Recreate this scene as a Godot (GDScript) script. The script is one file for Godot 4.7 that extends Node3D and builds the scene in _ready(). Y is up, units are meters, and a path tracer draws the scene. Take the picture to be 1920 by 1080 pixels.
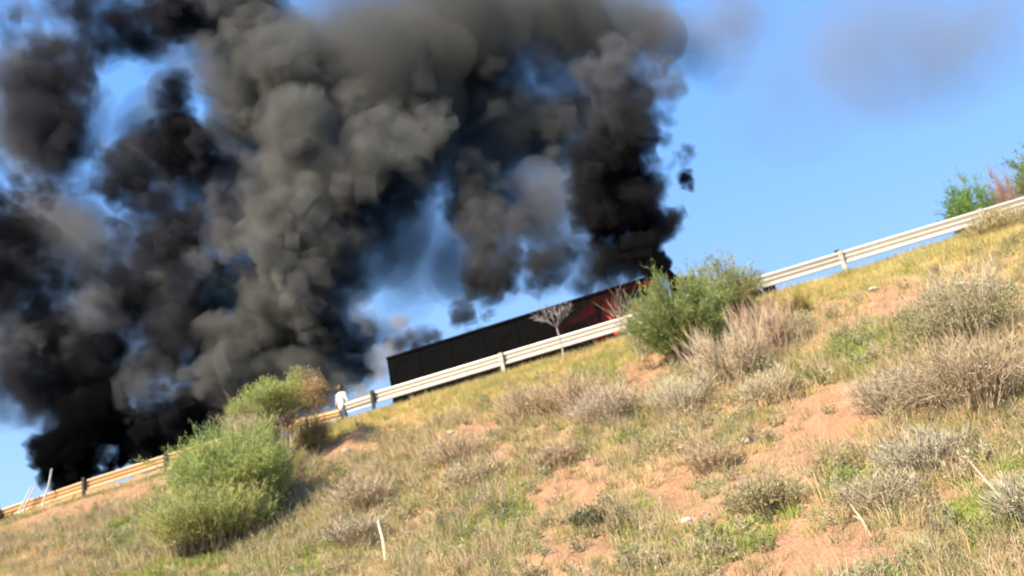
extends Node3D
# A burning lorry behind a guardrail on top of a dry red-soil embankment, seen from below with a tilted hand-held camera.
# u runs along the guardrail, v from the guardrail down the slope, h upwards; at_uv() turns them into a point.

const ORIGIN := Vector3(-13.12, 7.09, -30.55)
const ALONG := Vector3(0.9583, 0, 0.2857)
const DOWN := Vector3(-0.2857, 0, 0.9583)
const GRADE := 0.027

var rng := RandomNumberGenerator.new()
var swell := FastNoiseLite.new()
var rough := FastNoiseLite.new()
var patchy := FastNoiseLite.new()
var M := {}


class Buf:
	var v := PackedVector3Array()
	var c := PackedColorArray()
	func tri(p: Vector3, q: Vector3, r: Vector3, col: Color):
		v.append(p); v.append(q); v.append(r)
		c.append(col); c.append(col); c.append(col)
	func quad(p: Vector3, q: Vector3, r: Vector3, s: Vector3, col: Color):
		tri(p, q, r, col); tri(p, r, s, col)
	func leaf(p: Vector3, d: Vector3, side: Vector3, length: float, w: float, col: Color):
		var m := p + d * length * 0.45
		var s := side * w * 0.5
		var t := p + d * length
		tri(p, m - s, t, col); tri(p, t, m + s, col)
	func blade(p: Vector3, d: Vector3, side: Vector3, length: float, w: float, droop: Vector3, col: Color):
		var m := p + d * length * 0.55
		var t := m + (d + droop) * length * 0.45
		var s := side * w * 0.5
		tri(p - s, m - s * 0.8, p + s, col); tri(p + s, m - s * 0.8, m + s * 0.8, col); tri(m - s * 0.8, t, m + s * 0.8, col)
	func stick(p: Vector3, q: Vector3, r0: float, r1: float, col: Color, n := 3):
		var d := (q - p).normalized()
		var a := d.cross(Vector3(0.31, 0.17, 0.94)).normalized()
		var b := d.cross(a)
		for i in n:
			var t0 := TAU * i / n
			var t1 := TAU * (i + 1) / n
			var e0 := a * cos(t0) + b * sin(t0)
			var e1 := a * cos(t1) + b * sin(t1)
			quad(p + e0 * r0, q + e0 * r1, q + e1 * r1, p + e1 * r0, col)
	func box(o: Vector3, x: Vector3, y: Vector3, z: Vector3, col: Color):   # o: the middle; x, y, z: half edges
		for s in [-1.0, 1.0]:
			quad(o + x * s - y - z, o + x * s + y - z, o + x * s + y + z, o + x * s - y + z, col)
			quad(o + y * s - x - z, o + y * s + x - z, o + y * s + x + z, o + y * s - x + z, col)
			quad(o + z * s - x - y, o + z * s + x - y, o + z * s + x + y, o + z * s - x + y, col)
	func bevelled(o: Vector3, x: Vector3, y: Vector3, z: Vector3, e: float, col: Color):   # a box with its edges cut by e
		var a := x.normalized() * e
		var b := y.normalized() * e
		var d := z.normalized() * e
		for s in [-1.0, 1.0]:
			quad(o + x * s - (y - b) - (z - d), o + x * s + (y - b) - (z - d), o + x * s + (y - b) + (z - d), o + x * s - (y - b) + (z - d), col)
			quad(o + y * s - (x - a) - (z - d), o + y * s + (x - a) - (z - d), o + y * s + (x - a) + (z - d), o + y * s - (x - a) + (z - d), col)
			quad(o + z * s - (x - a) - (y - b), o + z * s + (x - a) - (y - b), o + z * s + (x - a) + (y - b), o + z * s - (x - a) + (y - b), col)
			for t in [-1.0, 1.0]:
				quad(o + x * s + (y - b) * t - (z - d), o + (x - a) * s + y * t - (z - d), o + (x - a) * s + y * t + (z - d), o + x * s + (y - b) * t + (z - d), col)
				quad(o + x * s + (z - d) * t - (y - b), o + (x - a) * s + z * t - (y - b), o + (x - a) * s + z * t + (y - b), o + x * s + (z - d) * t + (y - b), col)
				quad(o + y * s + (z - d) * t - (x - a), o + (y - b) * s + z * t - (x - a), o + (y - b) * s + z * t + (x - a), o + y * s + (z - d) * t + (x - a), col)
				for w in [-1.0, 1.0]:
					tri(o + x * s + (y - b) * t + (z - d) * w, o + (x - a) * s + y * t + (z - d) * w, o + (x - a) * s + (y - b) * t + z * w, col)
	func mesh(m: Material) -> ArrayMesh:
		var arrays := []
		arrays.resize(Mesh.ARRAY_MAX)
		arrays[Mesh.ARRAY_VERTEX] = v
		arrays[Mesh.ARRAY_COLOR] = c
		var am := ArrayMesh.new()
		am.add_surface_from_arrays(Mesh.PRIMITIVE_TRIANGLES, arrays)
		am.surface_set_material(0, m)
		return am


func bump(u: float, v: float, u0: float, v0: float, ru: float, rv: float) -> float:
	return exp(-pow((u - u0) / ru, 2.0) - pow((v - v0) / rv, 2.0))


func height(u: float, v: float) -> float:
	var y := GRADE * clampf(u, -60.0, 80.0)
	var low := 0.0
	if v > 0.6:   # the embankment, ending in flat ground where the camera stands
		low = 0.53 * (v - 0.6) if v < 12.6 else 0.53 * (12.0 + 2.2 * (1.0 - exp(-(v - 12.6) / 2.2)))
	elif v < -9.4:   # the far side of the road
		low = 0.3 * (1.0 - exp(-(-9.4 - v) / 3.0)) * 6.0
	var h := y - low
	var slope := smoothstep(0.5, 2.2, v) + smoothstep(-9.4, -14.0, v)
	h += slope * (0.22 * swell.get_noise_2d(u, v) + 0.07 * rough.get_noise_2d(u, v))
	h += 0.035 * rough.get_noise_2d(u * 2.1 + 40.0, v * 2.1) * smoothstep(0.0, 0.5, v)
	h -= 0.85 * bump(u, v, 10.4, 2.2, 1.0, 0.6)   # washed-out hollows and a gully
	h += 0.22 * bump(u, v, 9.0, 2.6, 0.7, 0.9)
	h -= 0.32 * bump(u, v, 17.9, 3.7, 0.45, 1.3)
	h -= 0.20 * bump(u, v, 21.3, 9.1, 0.8, 0.9)
	h -= 0.18 * bump(u, v, 18.9, 10.0, 0.5, 0.6)
	h += 0.62 * (1.0 - smoothstep(3.4, 5.0, u)) * exp(-pow((v + 0.75) / 0.38, 2.0)) * (1.0 + 0.3 * swell.get_noise_2d(u * 2.0, 3.0))   # a bank of soil behind the rail
	h += 0.35 * bump(u, v, 26.5, 2.6, 2.2, 1.4)
	return h


func at_uv(u: float, v: float, h := 0.0) -> Vector3:
	return ORIGIN + ALONG * u + DOWN * v + Vector3.UP * (height(u, v) + h)


func deck(u: float, v: float, h := 0.0) -> Vector3:   # a height above the road
	return ORIGIN + ALONG * u + DOWN * v + Vector3.UP * (GRADE * u + h)


const SOIL := [[16.8, 9.0, .7, .9], [21.6, 8.8, 1.1, 1.3], [18.9, 9.9, .6, .8], [20.5, 10.2, .9, 1.0], [19.2, 11.2, .5, .6], [20.9, 12.8, .7, .8], [17.9, 3.8, .6, 1.6], [9.0, 3.2, .9, 1.2],
	[0.0, 1.7, 2.6, .9], [-3.5, 1.2, 2.2, .6], [13.2, 4.6, 1.0, .8], [24.0, 4.2, 1.5, 1.2], [17.3, 11.4, .7, .6], [11.0, 2.9, 1.3, .4], [22.9, 3.0, 1.0, .6], [14.9, 6.9, .5, .6]]
const GREEN := [[22.2, 6.7, 1.0, .8], [15.0, 9.4, .9, 1.0], [18.4, 10.8, .5, .5], [23.4, 12.6, .8, 1.0], [7.4, 8.2, 2.2, 1.3], [10.5, 9.0, 1.4, 1.0], [12.0, 1.6, 1.0, .5], [16.4, 2.6, .9, .9], [21.8, 11.2, .6, .5], [4.5, 6.0, 1.8, 1.2], [2.5, 4.2, 1.6, 1.0], [9.3, 8.8, 1.6, 1.2], [23.6, 6.0, 1.2, 1.0], [19.8, 12.2, 1.0, .7]]


func cover(list: Array, u: float, v: float) -> float:
	var s := 0.0
	for p in list:
		var a: float = (u - p[0]) / p[2]
		var b: float = (v - p[1]) / p[3]
		var q := a * a + b * b
		if q < 5.0:
			s = maxf(s, exp(-q * q * 0.6))
	return s


func soil_share(u: float, v: float) -> float:   # how bare the ground is, 0 to 1
	var n := patchy.get_noise_2d(u, v)
	return clampf(1.12 * cover(SOIL, u + 0.5 * n, v + 0.4 * rough.get_noise_2d(u * 0.7, v * 0.7)) + smoothstep(0.25, 0.6, n) * 0.55, 0.0, 1.0)


func green_share(u: float, v: float) -> float:
	return clampf(cover(GREEN, u, v) + smoothstep(0.1, 0.5, patchy.get_noise_2d(u * 0.8 + 90.0, v * 0.8)) * 0.5, 0.0, 1.0)


func straw_share(u: float, v: float) -> float:   # the yellow grass along the crest
	return (1.0 - smoothstep(1.6, 3.6 + 2.2 * smoothstep(20.0, 24.0, u), v + 0.8 * patchy.get_noise_2d(u, v + 30.0))) * smoothstep(3.0, 8.0, u)


func grain(seed_: int, freq: float, dark: Color, light: Color, size := 512) -> NoiseTexture2D:
	var n := FastNoiseLite.new()
	n.seed = seed_
	n.frequency = freq
	n.fractal_octaves = 5
	var t := NoiseTexture2D.new()
	t.width = size; t.height = size
	t.seamless = true
	t.noise = n
	var g := Gradient.new()
	g.set_color(0, dark); g.set_color(1, light)
	t.color_ramp = g
	return t


func relief(seed_: int, freq: float, strength: float) -> NoiseTexture2D:
	var t := grain(seed_, freq, Color.BLACK, Color.WHITE)
	t.color_ramp = null
	t.as_normal_map = true
	t.bump_strength = strength
	return t


func plain(called: String, c: Color, roughness := 0.9, metallic := 0.0, tinted := true) -> StandardMaterial3D:   # c: linear
	var m := StandardMaterial3D.new()
	m.resource_name = called
	m.albedo_color = c.linear_to_srgb()
	m.roughness = roughness
	m.metallic = metallic
	m.vertex_color_use_as_albedo = tinted
	m.cull_mode = BaseMaterial3D.CULL_DISABLED
	return m


func leafy(called: String) -> StandardMaterial3D:
	var m := plain(called, Color.WHITE, 0.75)
	m.metallic_specular = 0.25
	m.backlight_enabled = true
	m.backlight = Color(0.9, 0.9, 0.9)
	return m


func textured(called: String, c: Color, map: Texture2D, scale: float, roughness := 0.9, metallic := 0.0, bumps: Texture2D = null) -> StandardMaterial3D:
	var m := plain(called, c, roughness, metallic)
	m.albedo_texture = map
	m.uv1_triplanar = true
	m.uv1_world_triplanar = true
	m.uv1_scale = Vector3.ONE * scale
	if bumps:
		m.normal_enabled = true
		m.normal_texture = bumps
	return m


func materials():
	M.ground = textured("dry red soil", Color.WHITE, grain(3, 0.03, Color(0.62, 0.6, 0.58), Color(1, 1, 1)), 0.9, 0.97, 0.0, relief(4, 0.04, 6.0))
	M.grass = leafy("grass blades")
	M.leaf = leafy("leaves")
	M.wood = plain("dry twigs", Color.WHITE, 0.9)
	M.steel = textured("weathered pale rail steel", Color(0.8, 0.785, 0.75), grain(8, 0.025, Color(0.72, 0.68, 0.62), Color(1, 1, 1)), 1.7, 0.55, 0.2)
	M.dark = textured("dark weathered post", Color.WHITE, grain(9, 0.03, Color(0.6, 0.6, 0.6), Color(1, 1, 1)), 3.0, 0.8)
	M.burnt = textured("sooty sheet metal", Color.WHITE, grain(11, 0.02, Color(0.45, 0.42, 0.4), Color(1, 1, 1)), 1.1, 0.8, 0.0)
	M.burnt.metallic_specular = 0.15
	M.rubber = plain("charred rubber", Color(0.02, 0.02, 0.02), 0.9)
	M.asphalt = textured("asphalt", Color(0.06, 0.06, 0.06), grain(13, 0.15, Color(0.7, 0.7, 0.7), Color(1, 1, 1)), 1.5, 0.9)
	M.paint = textured("worn road paint", Color(0.75, 0.75, 0.72), grain(14, 0.05, Color(0.7, 0.7, 0.7), Color(1, 1, 1)), 2.0, 0.7)
	M.stone = textured("pale stone", Color.WHITE, grain(15, 0.04, Color(0.65, 0.63, 0.6), Color(1, 1, 1)), 4.0, 0.95)
	M.white = textured("scuffed white plastic", Color(0.8, 0.8, 0.79), grain(16, 0.03, Color(0.72, 0.7, 0.68), Color(1, 1, 1)), 3.0, 0.6)
	M.body = plain("cloth and skin", Color.WHITE, 0.85)


func tag(o: Node3D, label: String, category: String, group := "", kind := ""):
	if label: o.set_meta("label", label)
	if category: o.set_meta("category", category)
	if group: o.set_meta("group", group)
	if kind: o.set_meta("kind", kind)


var names := {}
func numbered(called: String) -> String:
	names[called] = names.get(called, -1) + 1
	return called if names[called] == 0 else "%s_%03d" % [called, names[called]]


func thing(called: String, label: String, category: String, at: Vector3, turn := 0.0, group := "") -> Node3D:
	var o := Node3D.new()
	o.name = numbered(called)
	o.position = at
	o.rotation.y = turn
	tag(o, label, category, group)
	add_child(o)
	return o


func part(called: String, b: Buf, m: Material, parent: Node3D) -> MeshInstance3D:
	return place_mesh(called, b.mesh(m), parent)


func place_mesh(called: String, mesh: Mesh, parent: Node3D) -> MeshInstance3D:
	var o := MeshInstance3D.new()
	var n := 0
	var own := called
	while parent.has_node(NodePath(own)):
		n += 1
		own = "%s_%03d" % [called, n]
	o.name = own
	o.mesh = mesh
	parent.add_child(o)
	return o


func jitter(c: Color, amount: float) -> Color:
	var k := 1.0 + rng.randf_range(-amount, amount)
	return Color(c.r * k * (1.0 + rng.randf_range(-amount, amount) * 0.35), c.g * k, c.b * k * (1.0 + rng.randf_range(-amount, amount) * 0.4))


func any_way() -> Vector3:
	return Vector3(rng.randfn(), rng.randfn(), rng.randfn()).normalized()

const SMOKE := {
	"cab": [[5.0,11.1,-30.0,0.98,0.88,0.03,2.5,6],[4.5,12.2,-29.7,2.05,1.27,0.03,3.5,13],[4.7,13.5,-29.3,2.35,1.66,0.03,3.5,16],[4.8,15.0,-29.1,2.56,1.77,0.04,3.0,14],[5.2,16.4,-28.8,2.18,1.69,0.08,2.0,12],[5.5,17.9,-28.7,2.20,1.40,0.20,1.1,9],[3.4,14.8,-29.7,1.30,1.70,0.09,1.2,6],[6.9,13.8,-29.5,0.51,0.67,0.09,0.9,4]],
	"low": [[3.2,11.8,-30.9,2.41,1.10,0.04,1.2,8],[1.6,12.6,-31.1,2.00,1.33,0.08,0.9,7],[-0.1,12.4,-31.7,1.69,1.69,0.08,0.8,7],[-1.5,11.6,-32.3,1.48,1.48,0.06,0.9,7],[-3.8,10.7,-32.3,1.24,0.90,0.08,0.7,5],[-1.0,14.0,-32.8,1.65,1.89,0.16,0.6,6],[0.6,14.3,-32.7,2.12,1.18,0.16,0.6,6]],
	"main": [[-9.4,15.8,-32.8,2.22,2.46,0.33,0.8,8],[-8.6,13.1,-33.5,2.82,2.33,0.33,0.8,8],[-10.8,11.4,-33.8,2.56,1.95,0.20,0.8,8],[-6.8,16.6,-33.2,2.76,2.76,0.30,0.7,8],[-4.5,29.8,-39.2,10.50,4.14,0.24,1.0,15],[-11.3,29.9,-37.1,5.78,3.65,0.13,1.1,7],[6.9,27.7,-39.9,7.00,3.18,0.30,0.9,8],[-0.7,24.3,-39.9,7.47,5.29,0.28,0.9,9],[-7.4,21.1,-37.8,7.56,6.68,0.30,1.8,10],[-10.5,14.4,-37.4,3.28,4.65,0.20,1.8,9],[-15.5,9.1,-35.4,2.74,1.25,0.17,1.2,7],[-12.5,9.8,-35.2,3.49,1.74,0.13,1.2,8],[-9.3,10.6,-34.9,3.24,1.99,0.28,1.2,9],[-7.4,10.9,-34.8,1.99,1.74,0.20,0.9,6],[-7.2,12.0,-34.5,1.87,1.74,0.20,1.5,9],[-8.6,13.9,-33.9,3.24,2.74,0.22,1.8,14],[-9.3,15.7,-33.3,2.24,2.49,0.30,1.8,13],[-10.6,12.1,-34.2,3.22,2.48,0.28,1.8,13],[-12.7,10.9,-34.8,2.74,1.99,0.13,1.8,11],[-14.7,10.0,-35.1,2.49,1.74,0.10,1.8,10],[-7.3,17.4,-33.8,3.84,3.33,0.30,1.8,15],[-5.3,19.4,-34.2,4.21,3.42,0.30,1.6,15],[-7.7,20.8,-34.3,4.00,3.46,0.29,1.8,14],[-8.5,23.4,-33.9,3.78,3.51,0.24,1.5,13],[-5.8,24.1,-34.7,4.98,3.60,0.22,1.6,14],[-2.4,24.7,-35.6,5.11,3.97,0.20,1.5,14],[-2.3,20.9,-35.8,3.60,3.32,0.25,1.3,12],[-1.2,18.2,-35.6,2.43,3.24,0.20,0.8,9],[1.6,26.3,-36.1,5.23,3.20,0.24,1.5,12],[5.3,26.7,-37.1,5.36,2.68,0.26,1.3,11],[2.2,23.0,-37.2,3.49,3.20,0.20,0.7,9],[2.7,20.4,-38.0,2.62,2.62,0.18,0.5,6],[-6.2,14.6,-34.5,1.40,1.78,0.18,0.4,4],[-4.4,17.9,-34.7,2.10,1.58,0.26,0.6,7],[-10.3,27.9,-34.6,3.69,2.55,0.17,1.5,10]],
	"left": [[-17.9,8.8,-33.2,1.52,1.29,0.01,4.6,7],[-16.1,9.3,-33.5,2.25,1.42,0.02,4.0,8],[-14.1,9.7,-34.2,2.42,1.45,0.04,3.0,8],[-17.3,10.4,-33.1,2.13,1.89,0.01,3.0,8],[-20.9,25.8,-36.3,4.07,6.97,0.10,0.5,8],[-20.9,15.5,-38.6,5.96,4.26,0.08,0.5,8],[-14.7,17.5,-38.0,2.55,4.26,0.08,0.7,6],[-20.2,13.3,-37.2,4.32,3.51,0.06,0.5,6],[-20.5,30.7,-35.8,3.87,2.38,0.21,0.2,4],[-17.2,10.4,-33.4,2.27,2.39,0.01,2.0,10],[-18.4,9.4,-33.7,1.31,1.67,0.02,1.3,5],[-15.8,10.8,-33.6,1.69,1.69,0.02,1.3,7],[-19.7,12.6,-34.3,2.49,2.24,0.04,1.2,8],[-20.1,16.5,-34.0,2.82,3.07,0.03,1.3,9],[-20.8,19.8,-34.0,2.10,3.16,0.02,1.3,8],[-18.2,15.1,-34.5,2.82,2.30,0.05,1.0,8],[-15.2,15.3,-33.9,2.53,2.53,0.06,1.3,9],[-13.2,13.9,-33.9,2.24,2.74,0.08,1.5,9],[-13.8,17.8,-33.1,2.53,3.03,0.08,1.3,10],[-14.5,20.2,-32.8,2.05,2.30,0.06,1.2,8],[-12.3,21.8,-31.8,1.52,2.15,0.02,1.7,8],[-11.6,20.3,-32.3,1.77,2.02,0.06,1.2,6],[-17.8,23.1,-33.0,2.37,3.68,0.06,0.9,9],[-18.2,26.6,-32.9,2.70,2.43,0.06,0.8,7],[-14.9,27.3,-32.7,3.78,2.16,0.04,1.1,9],[-11.8,27.2,-32.7,2.43,1.62,0.06,1.2,6],[-17.0,13.0,-34.7,2.53,2.02,0.04,1.2,8],[-15.1,12.5,-34.8,2.02,1.77,0.10,0.8,6],[-10.7,17.9,-32.8,1.75,2.50,0.17,1.3,7],[-19.6,14.2,-33.7,2.49,1.74,0.08,0.6,6]],
	"veil": [[-19.4,26.7,-36.0,3.78,4.07,0.32,0.9,10],[-21.1,20.7,-38.0,3.78,4.65,0.30,0.9,10],[-13.7,23.0,-37.2,3.78,4.65,0.32,1.0,10],[-15.2,16.3,-37.3,3.60,3.60,0.26,0.9,10],[0.3,20.1,-39.2,3.57,4.17,0.34,0.8,10],[-1.2,15.9,-38.5,3.12,2.55,0.32,0.6,7],[-5.4,16.9,-40.2,3.27,3.27,0.40,0.3,6],[2.6,22.6,-40.5,4.67,5.60,0.34,0.7,10],[19.4,24.9,-42.9,10.63,4.65,0.44,0.2,12],[-12.3,15.1,-32.4,1.45,1.21,0.30,0.3,7],[-14.6,11.3,-32.6,1.41,1.76,0.24,0.3,10],[-16.3,14.4,-32.6,1.94,1.70,0.28,0.3,7],[-18.6,13.8,-32.8,2.18,1.45,0.24,0.3,7],[-15.9,22.1,-33.9,1.60,1.87,0.40,0.2,5],[11.0,25.5,-38.5,4.87,2.74,0.40,0.3,14],[13.1,25.1,-38.6,3.65,2.74,0.40,0.2,12],[7.8,24.7,-38.2,3.01,2.71,0.32,0.6,6],[25.3,23.7,-41.2,8.91,3.50,0.44,0.2,17],[2.0,17.7,-37.9,3.69,2.84,0.32,0.7,7],[-4.3,16.7,-38.2,3.69,3.69,0.48,0.2,5],[-5.7,11.2,-33.7,1.57,2.66,0.56,0.5,7],[-18.1,20.1,-36.0,2.77,3.04,0.40,0.2,5],[5.6,23.1,-38.2,2.68,2.38,0.32,0.6,5],[-13.3,26.5,-35.0,3.12,1.70,0.40,0.3,5]],
}


func _ready():
	rng.seed = 20240
	# ---- camera, sky, sun, exposure
	var cam := Camera3D.new()
	cam.name = "camera"
	cam.fov = 36.0
	cam.near = 0.1
	cam.far = 6000.0
	cam.position = Vector3(0, 1.6, 0)
	cam.rotation_degrees = Vector3(18, 0, -11)
	var lens := CameraAttributesPhysical.new()   # a phone video, slightly out of focus
	lens.frustum_focal_length = 36.93
	lens.exposure_aperture = 1.5
	lens.frustum_focus_distance = 7.0
	lens.frustum_near = 0.1
	lens.frustum_far = 6000.0
	cam.attributes = lens
	add_child(cam)
	cam.current = true
	var env := Environment.new()
	env.background_mode = Environment.BG_SKY
	var air := ProceduralSkyMaterial.new()
	air.sky_top_color = Color(0.29, 0.48, 0.715)
	air.sky_horizon_color = Color(0.56, 0.665, 0.765)
	air.sky_curve = 0.2
	air.ground_bottom_color = Color(0.36, 0.3, 0.24)
	air.ground_horizon_color = Color(0.46, 0.43, 0.38)
	air.sun_angle_max = 1.0
	var sky := Sky.new()
	sky.sky_material = air
	env.sky = sky
	env.tonemap_mode = Environment.TONE_MAPPER_LINEAR
	env.tonemap_exposure = 2.5
	env.volumetric_fog_enabled = true
	env.volumetric_fog_density = 0.0
	env.sdfgi_enabled = true
	env.ssao_enabled = true
	env.ssil_enabled = true
	var we := WorldEnvironment.new()
	we.name = "world_environment"
	we.environment = env
	add_child(we)
	var sun := DirectionalLight3D.new()
	sun.name = "sun"
	sun.light_energy = 1.5
	sun.light_color = Color(1, 0.95, 0.86)
	sun.light_angular_distance = 0.5
	sun.shadow_enabled = true
	sun.basis = Basis.looking_at(Vector3(0.5, -0.62, -0.58))
	add_child(sun)
	# ---- the setting
	swell.seed = 5; swell.frequency = 0.32; swell.fractal_octaves = 3
	rough.seed = 6; rough.frequency = 1.4; rough.fractal_octaves = 3
	patchy.seed = 17; patchy.frequency = 0.42; patchy.fractal_octaves = 4
	materials()
	ground()
	road()
	# ---- the things
	guardrail()
	truck()
	added_fire()
	smoke()
	bystander()
	plants()
	small_things()
	# ---- what nobody could count
	ground_cover()


func axis(a: float, b: float, step: float, far: float) -> PackedFloat32Array:
	var left := PackedFloat32Array()
	var d := step * 1.6
	var x := a
	while x > a - far:
		x -= d
		d *= 1.45
		left.append(x)
	left.reverse()
	var n := int(round((b - a) / step))
	for i in n + 1:
		left.append(a + step * i)
	d = step * 1.6
	x = b
	while x < b + far:
		x += d
		d *= 1.45
		left.append(x)
	return left


func ground():
	var us := axis(-9.0, 33.0, 0.11, 1600.0)
	var vs := axis(-1.0, 15.0, 0.1, 1600.0)
	var pos := PackedVector3Array()
	var col := PackedColorArray()
	var nor := PackedVector3Array()
	var soil := Color(0.455, 0.258, 0.135)
	var litter := Color(0.48, 0.33, 0.17)
	var moss := Color(0.26, 0.25, 0.10)
	var straw := Color(0.55, 0.43, 0.19)
	for v in vs:
		for u in us:
			pos.append(at_uv(u, v))
			var du := (height(u + 0.05, v) - height(u - 0.05, v)) * 10.0
			var dv := (height(u, v + 0.05) - height(u, v - 0.05)) * 10.0
			nor.append((Vector3.UP - ALONG * du - DOWN * dv).normalized())
			var c := litter.lerp(moss, green_share(u, v) * 0.6)
			c = c.lerp(straw, straw_share(u, v) * 0.7)
			c = c.lerp(soil, soil_share(u, v))
			c = c.lerp(Color(0.5, 0.26, 0.16), clampf(patchy.get_noise_2d(u * 1.7 - 50.0, v * 1.7) * 0.9, 0.0, 0.6))
			var k := 1.0 + 0.22 * rough.get_noise_2d(u * 1.6, v * 1.6 + 70.0)
			col.append(Color(c.r * k, c.g * k, c.b * k))
	var ix := PackedInt32Array()
	var w := us.size()
	for j in vs.size() - 1:
		for i in w - 1:
			var a := j * w + i
			ix.append_array([a, a + 1, a + w, a + 1, a + w + 1, a + w])
	var arrays := []
	arrays.resize(Mesh.ARRAY_MAX)
	arrays[Mesh.ARRAY_VERTEX] = pos
	arrays[Mesh.ARRAY_NORMAL] = nor
	arrays[Mesh.ARRAY_COLOR] = col
	arrays[Mesh.ARRAY_INDEX] = ix
	var am := ArrayMesh.new()
	am.add_surface_from_arrays(Mesh.PRIMITIVE_TRIANGLES, arrays)
	am.surface_set_material(0, M.ground)
	var o := place_mesh("ground", am, self)
	tag(o, "red soil embankment with dry patches rising to the road", "embankment", "", "structure")


func road():
	var b := Buf.new()
	var e := Buf.new()
	for i in 60:
		var u0 := -60.0 + i * 2.4
		var u1 := u0 + 2.4
		b.quad(deck(u0, -9.0, .012), deck(u1, -9.0, .012), deck(u1, -0.7, .012), deck(u0, -0.7, .012), Color.WHITE)
		for v in [-1.0, -8.7]:
			e.quad(deck(u0, v - .06, .017), deck(u1, v - .06, .017), deck(u1, v + .06, .017), deck(u0, v + .06, .017), Color.WHITE)
	tag(part("road", b, M.asphalt, self), "asphalt road on top of the embankment behind the guardrail", "road", "", "structure")
	tag(part("road_markings", e, M.paint, self), "white edge lines painted along the asphalt road", "road marking", "", "structure")


# ---------------------------------------------------------------- guardrail

func beam(p: Vector3, q: Vector3, parent: Node3D, tone: Color, half := 0.19):
	var shape := [[-1.0, 0.0], [-0.93, 0.035], [-0.72, 0.042], [-0.42, -0.04], [-0.3, -0.048], [0.0, 0.036], [0.3, -0.048], [0.42, -0.04], [0.72, 0.042], [0.93, 0.035], [1.0, 0.0]]
	var b := Buf.new()
	var d := (q - p).normalized()
	var up := Vector3.UP
	up = (up - d * d.dot(up)).normalized()
	var out := d.cross(up).normalized()
	for i in shape.size() - 1:
		for face in [0.0, -0.007]:
			var a: Vector3 = up * (shape[i][0] * half) + out * (shape[i][1] + face)
			var c: Vector3 = up * (shape[i + 1][0] * half) + out * (shape[i + 1][1] + face)
			b.quad(p + a, q + a, q + c, p + c, tone)
	for y in [-1.0, 1.0]:
		b.quad(p + up * half * y, q + up * half * y, q + up * half * y - out * .007, p + up * half * y - out * .007, tone)
	part("beam", b, M.steel, parent)


func guardrail():
	var t := thing("guardrail", "long pale steel guardrail with two-ridged beams along the road edge", "guardrail", Vector3.ZERO)
	var us := [-11.5, -7.4, -3.4, 0.2, 4.3, 8.4, 12.95, 17.0, 20.7, 23.3, 27.0, 31.0, 35.0]
	var dip := [-0.2, -0.2, -0.06, 0.0, -0.02, 0.0, 0.0, 0.0, 0.0, 0.0, 0.0, 0.0, 0.0]
	for i in us.size() - 1:
		var a := deck(us[i] - 0.08, 0.0, 0.655 + dip[i])
		var z := deck(us[i + 1] + 0.08, 0.004 * (i % 2), 0.655 + dip[i + 1])
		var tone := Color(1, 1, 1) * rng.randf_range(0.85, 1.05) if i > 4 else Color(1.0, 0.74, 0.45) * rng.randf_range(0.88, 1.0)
		if i == 4:   # the torn stretch beside the crest bush: one end still on its post, the other on the ground
			beam(deck(8.44, 0.0, 0.655), deck(7.35, 0.02, 0.63), t, Color(.9, .9, .9))
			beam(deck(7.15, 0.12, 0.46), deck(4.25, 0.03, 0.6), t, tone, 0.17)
			continue
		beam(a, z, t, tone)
	for i in us.size():
		var u: float = us[i]
		var black: bool = i in [2, 3, 5]
		var c := Color(0.035, 0.03, 0.03) if black else Color(0.62, 0.6, 0.56)
		var post := Buf.new()
		var up := Vector3.UP
		var top := 0.84 if not black else 0.88
		var foot := deck(u, 0.13, -0.5)
		var mid := foot + up * (0.25 + top * 0.5)
		var hh := up * (top * 0.5 + 0.25)
		# a channel: a web and two flanges
		post.bevelled(mid, ALONG * 0.055, hh, DOWN * 0.004, 0.002, c)
		for s in [-1.0, 1.0]:
			post.bevelled(mid + ALONG * 0.055 * s - DOWN * 0.028, ALONG * 0.004, hh, DOWN * 0.03, 0.002, c)
		var po := part("post", post, M.dark if black else M.steel, t)
		var blk := Buf.new()
		blk.bevelled(deck(u + 0.02, 0.072, 0.66 + dip[i]), ALONG * 0.06, up * 0.17, DOWN * 0.026, 0.008, Color(0.03, 0.03, 0.03))
		part("spacer_block", blk, M.dark, po)
		for y in [-0.08, 0.08]:
			var bolt := Buf.new()
			bolt.stick(deck(u, 0.132, 0.66 + y), deck(u, 0.165, 0.66 + y), 0.018, 0.014, Color(.3, .28, .26), 6)
			part("bolt", bolt, M.dark, po)
		if i in [8, 9, 4]:   # small dark reflector plates standing on the beam
			var r := Buf.new()
			r.bevelled(deck(u - 0.05, -0.02, 0.87), ALONG * 0.07, up * 0.055, DOWN * 0.02, 0.008, Color(0.02, 0.02, 0.02))
			part("reflector", r, M.dark, t)


# ---------------------------------------------------------------- the burning truck

func dent(u: float, h: float) -> float:   # how far the heat has buckled the sheet
	return 0.045 * swell.get_noise_2d(u * 3.0, h * 3.0)


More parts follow.
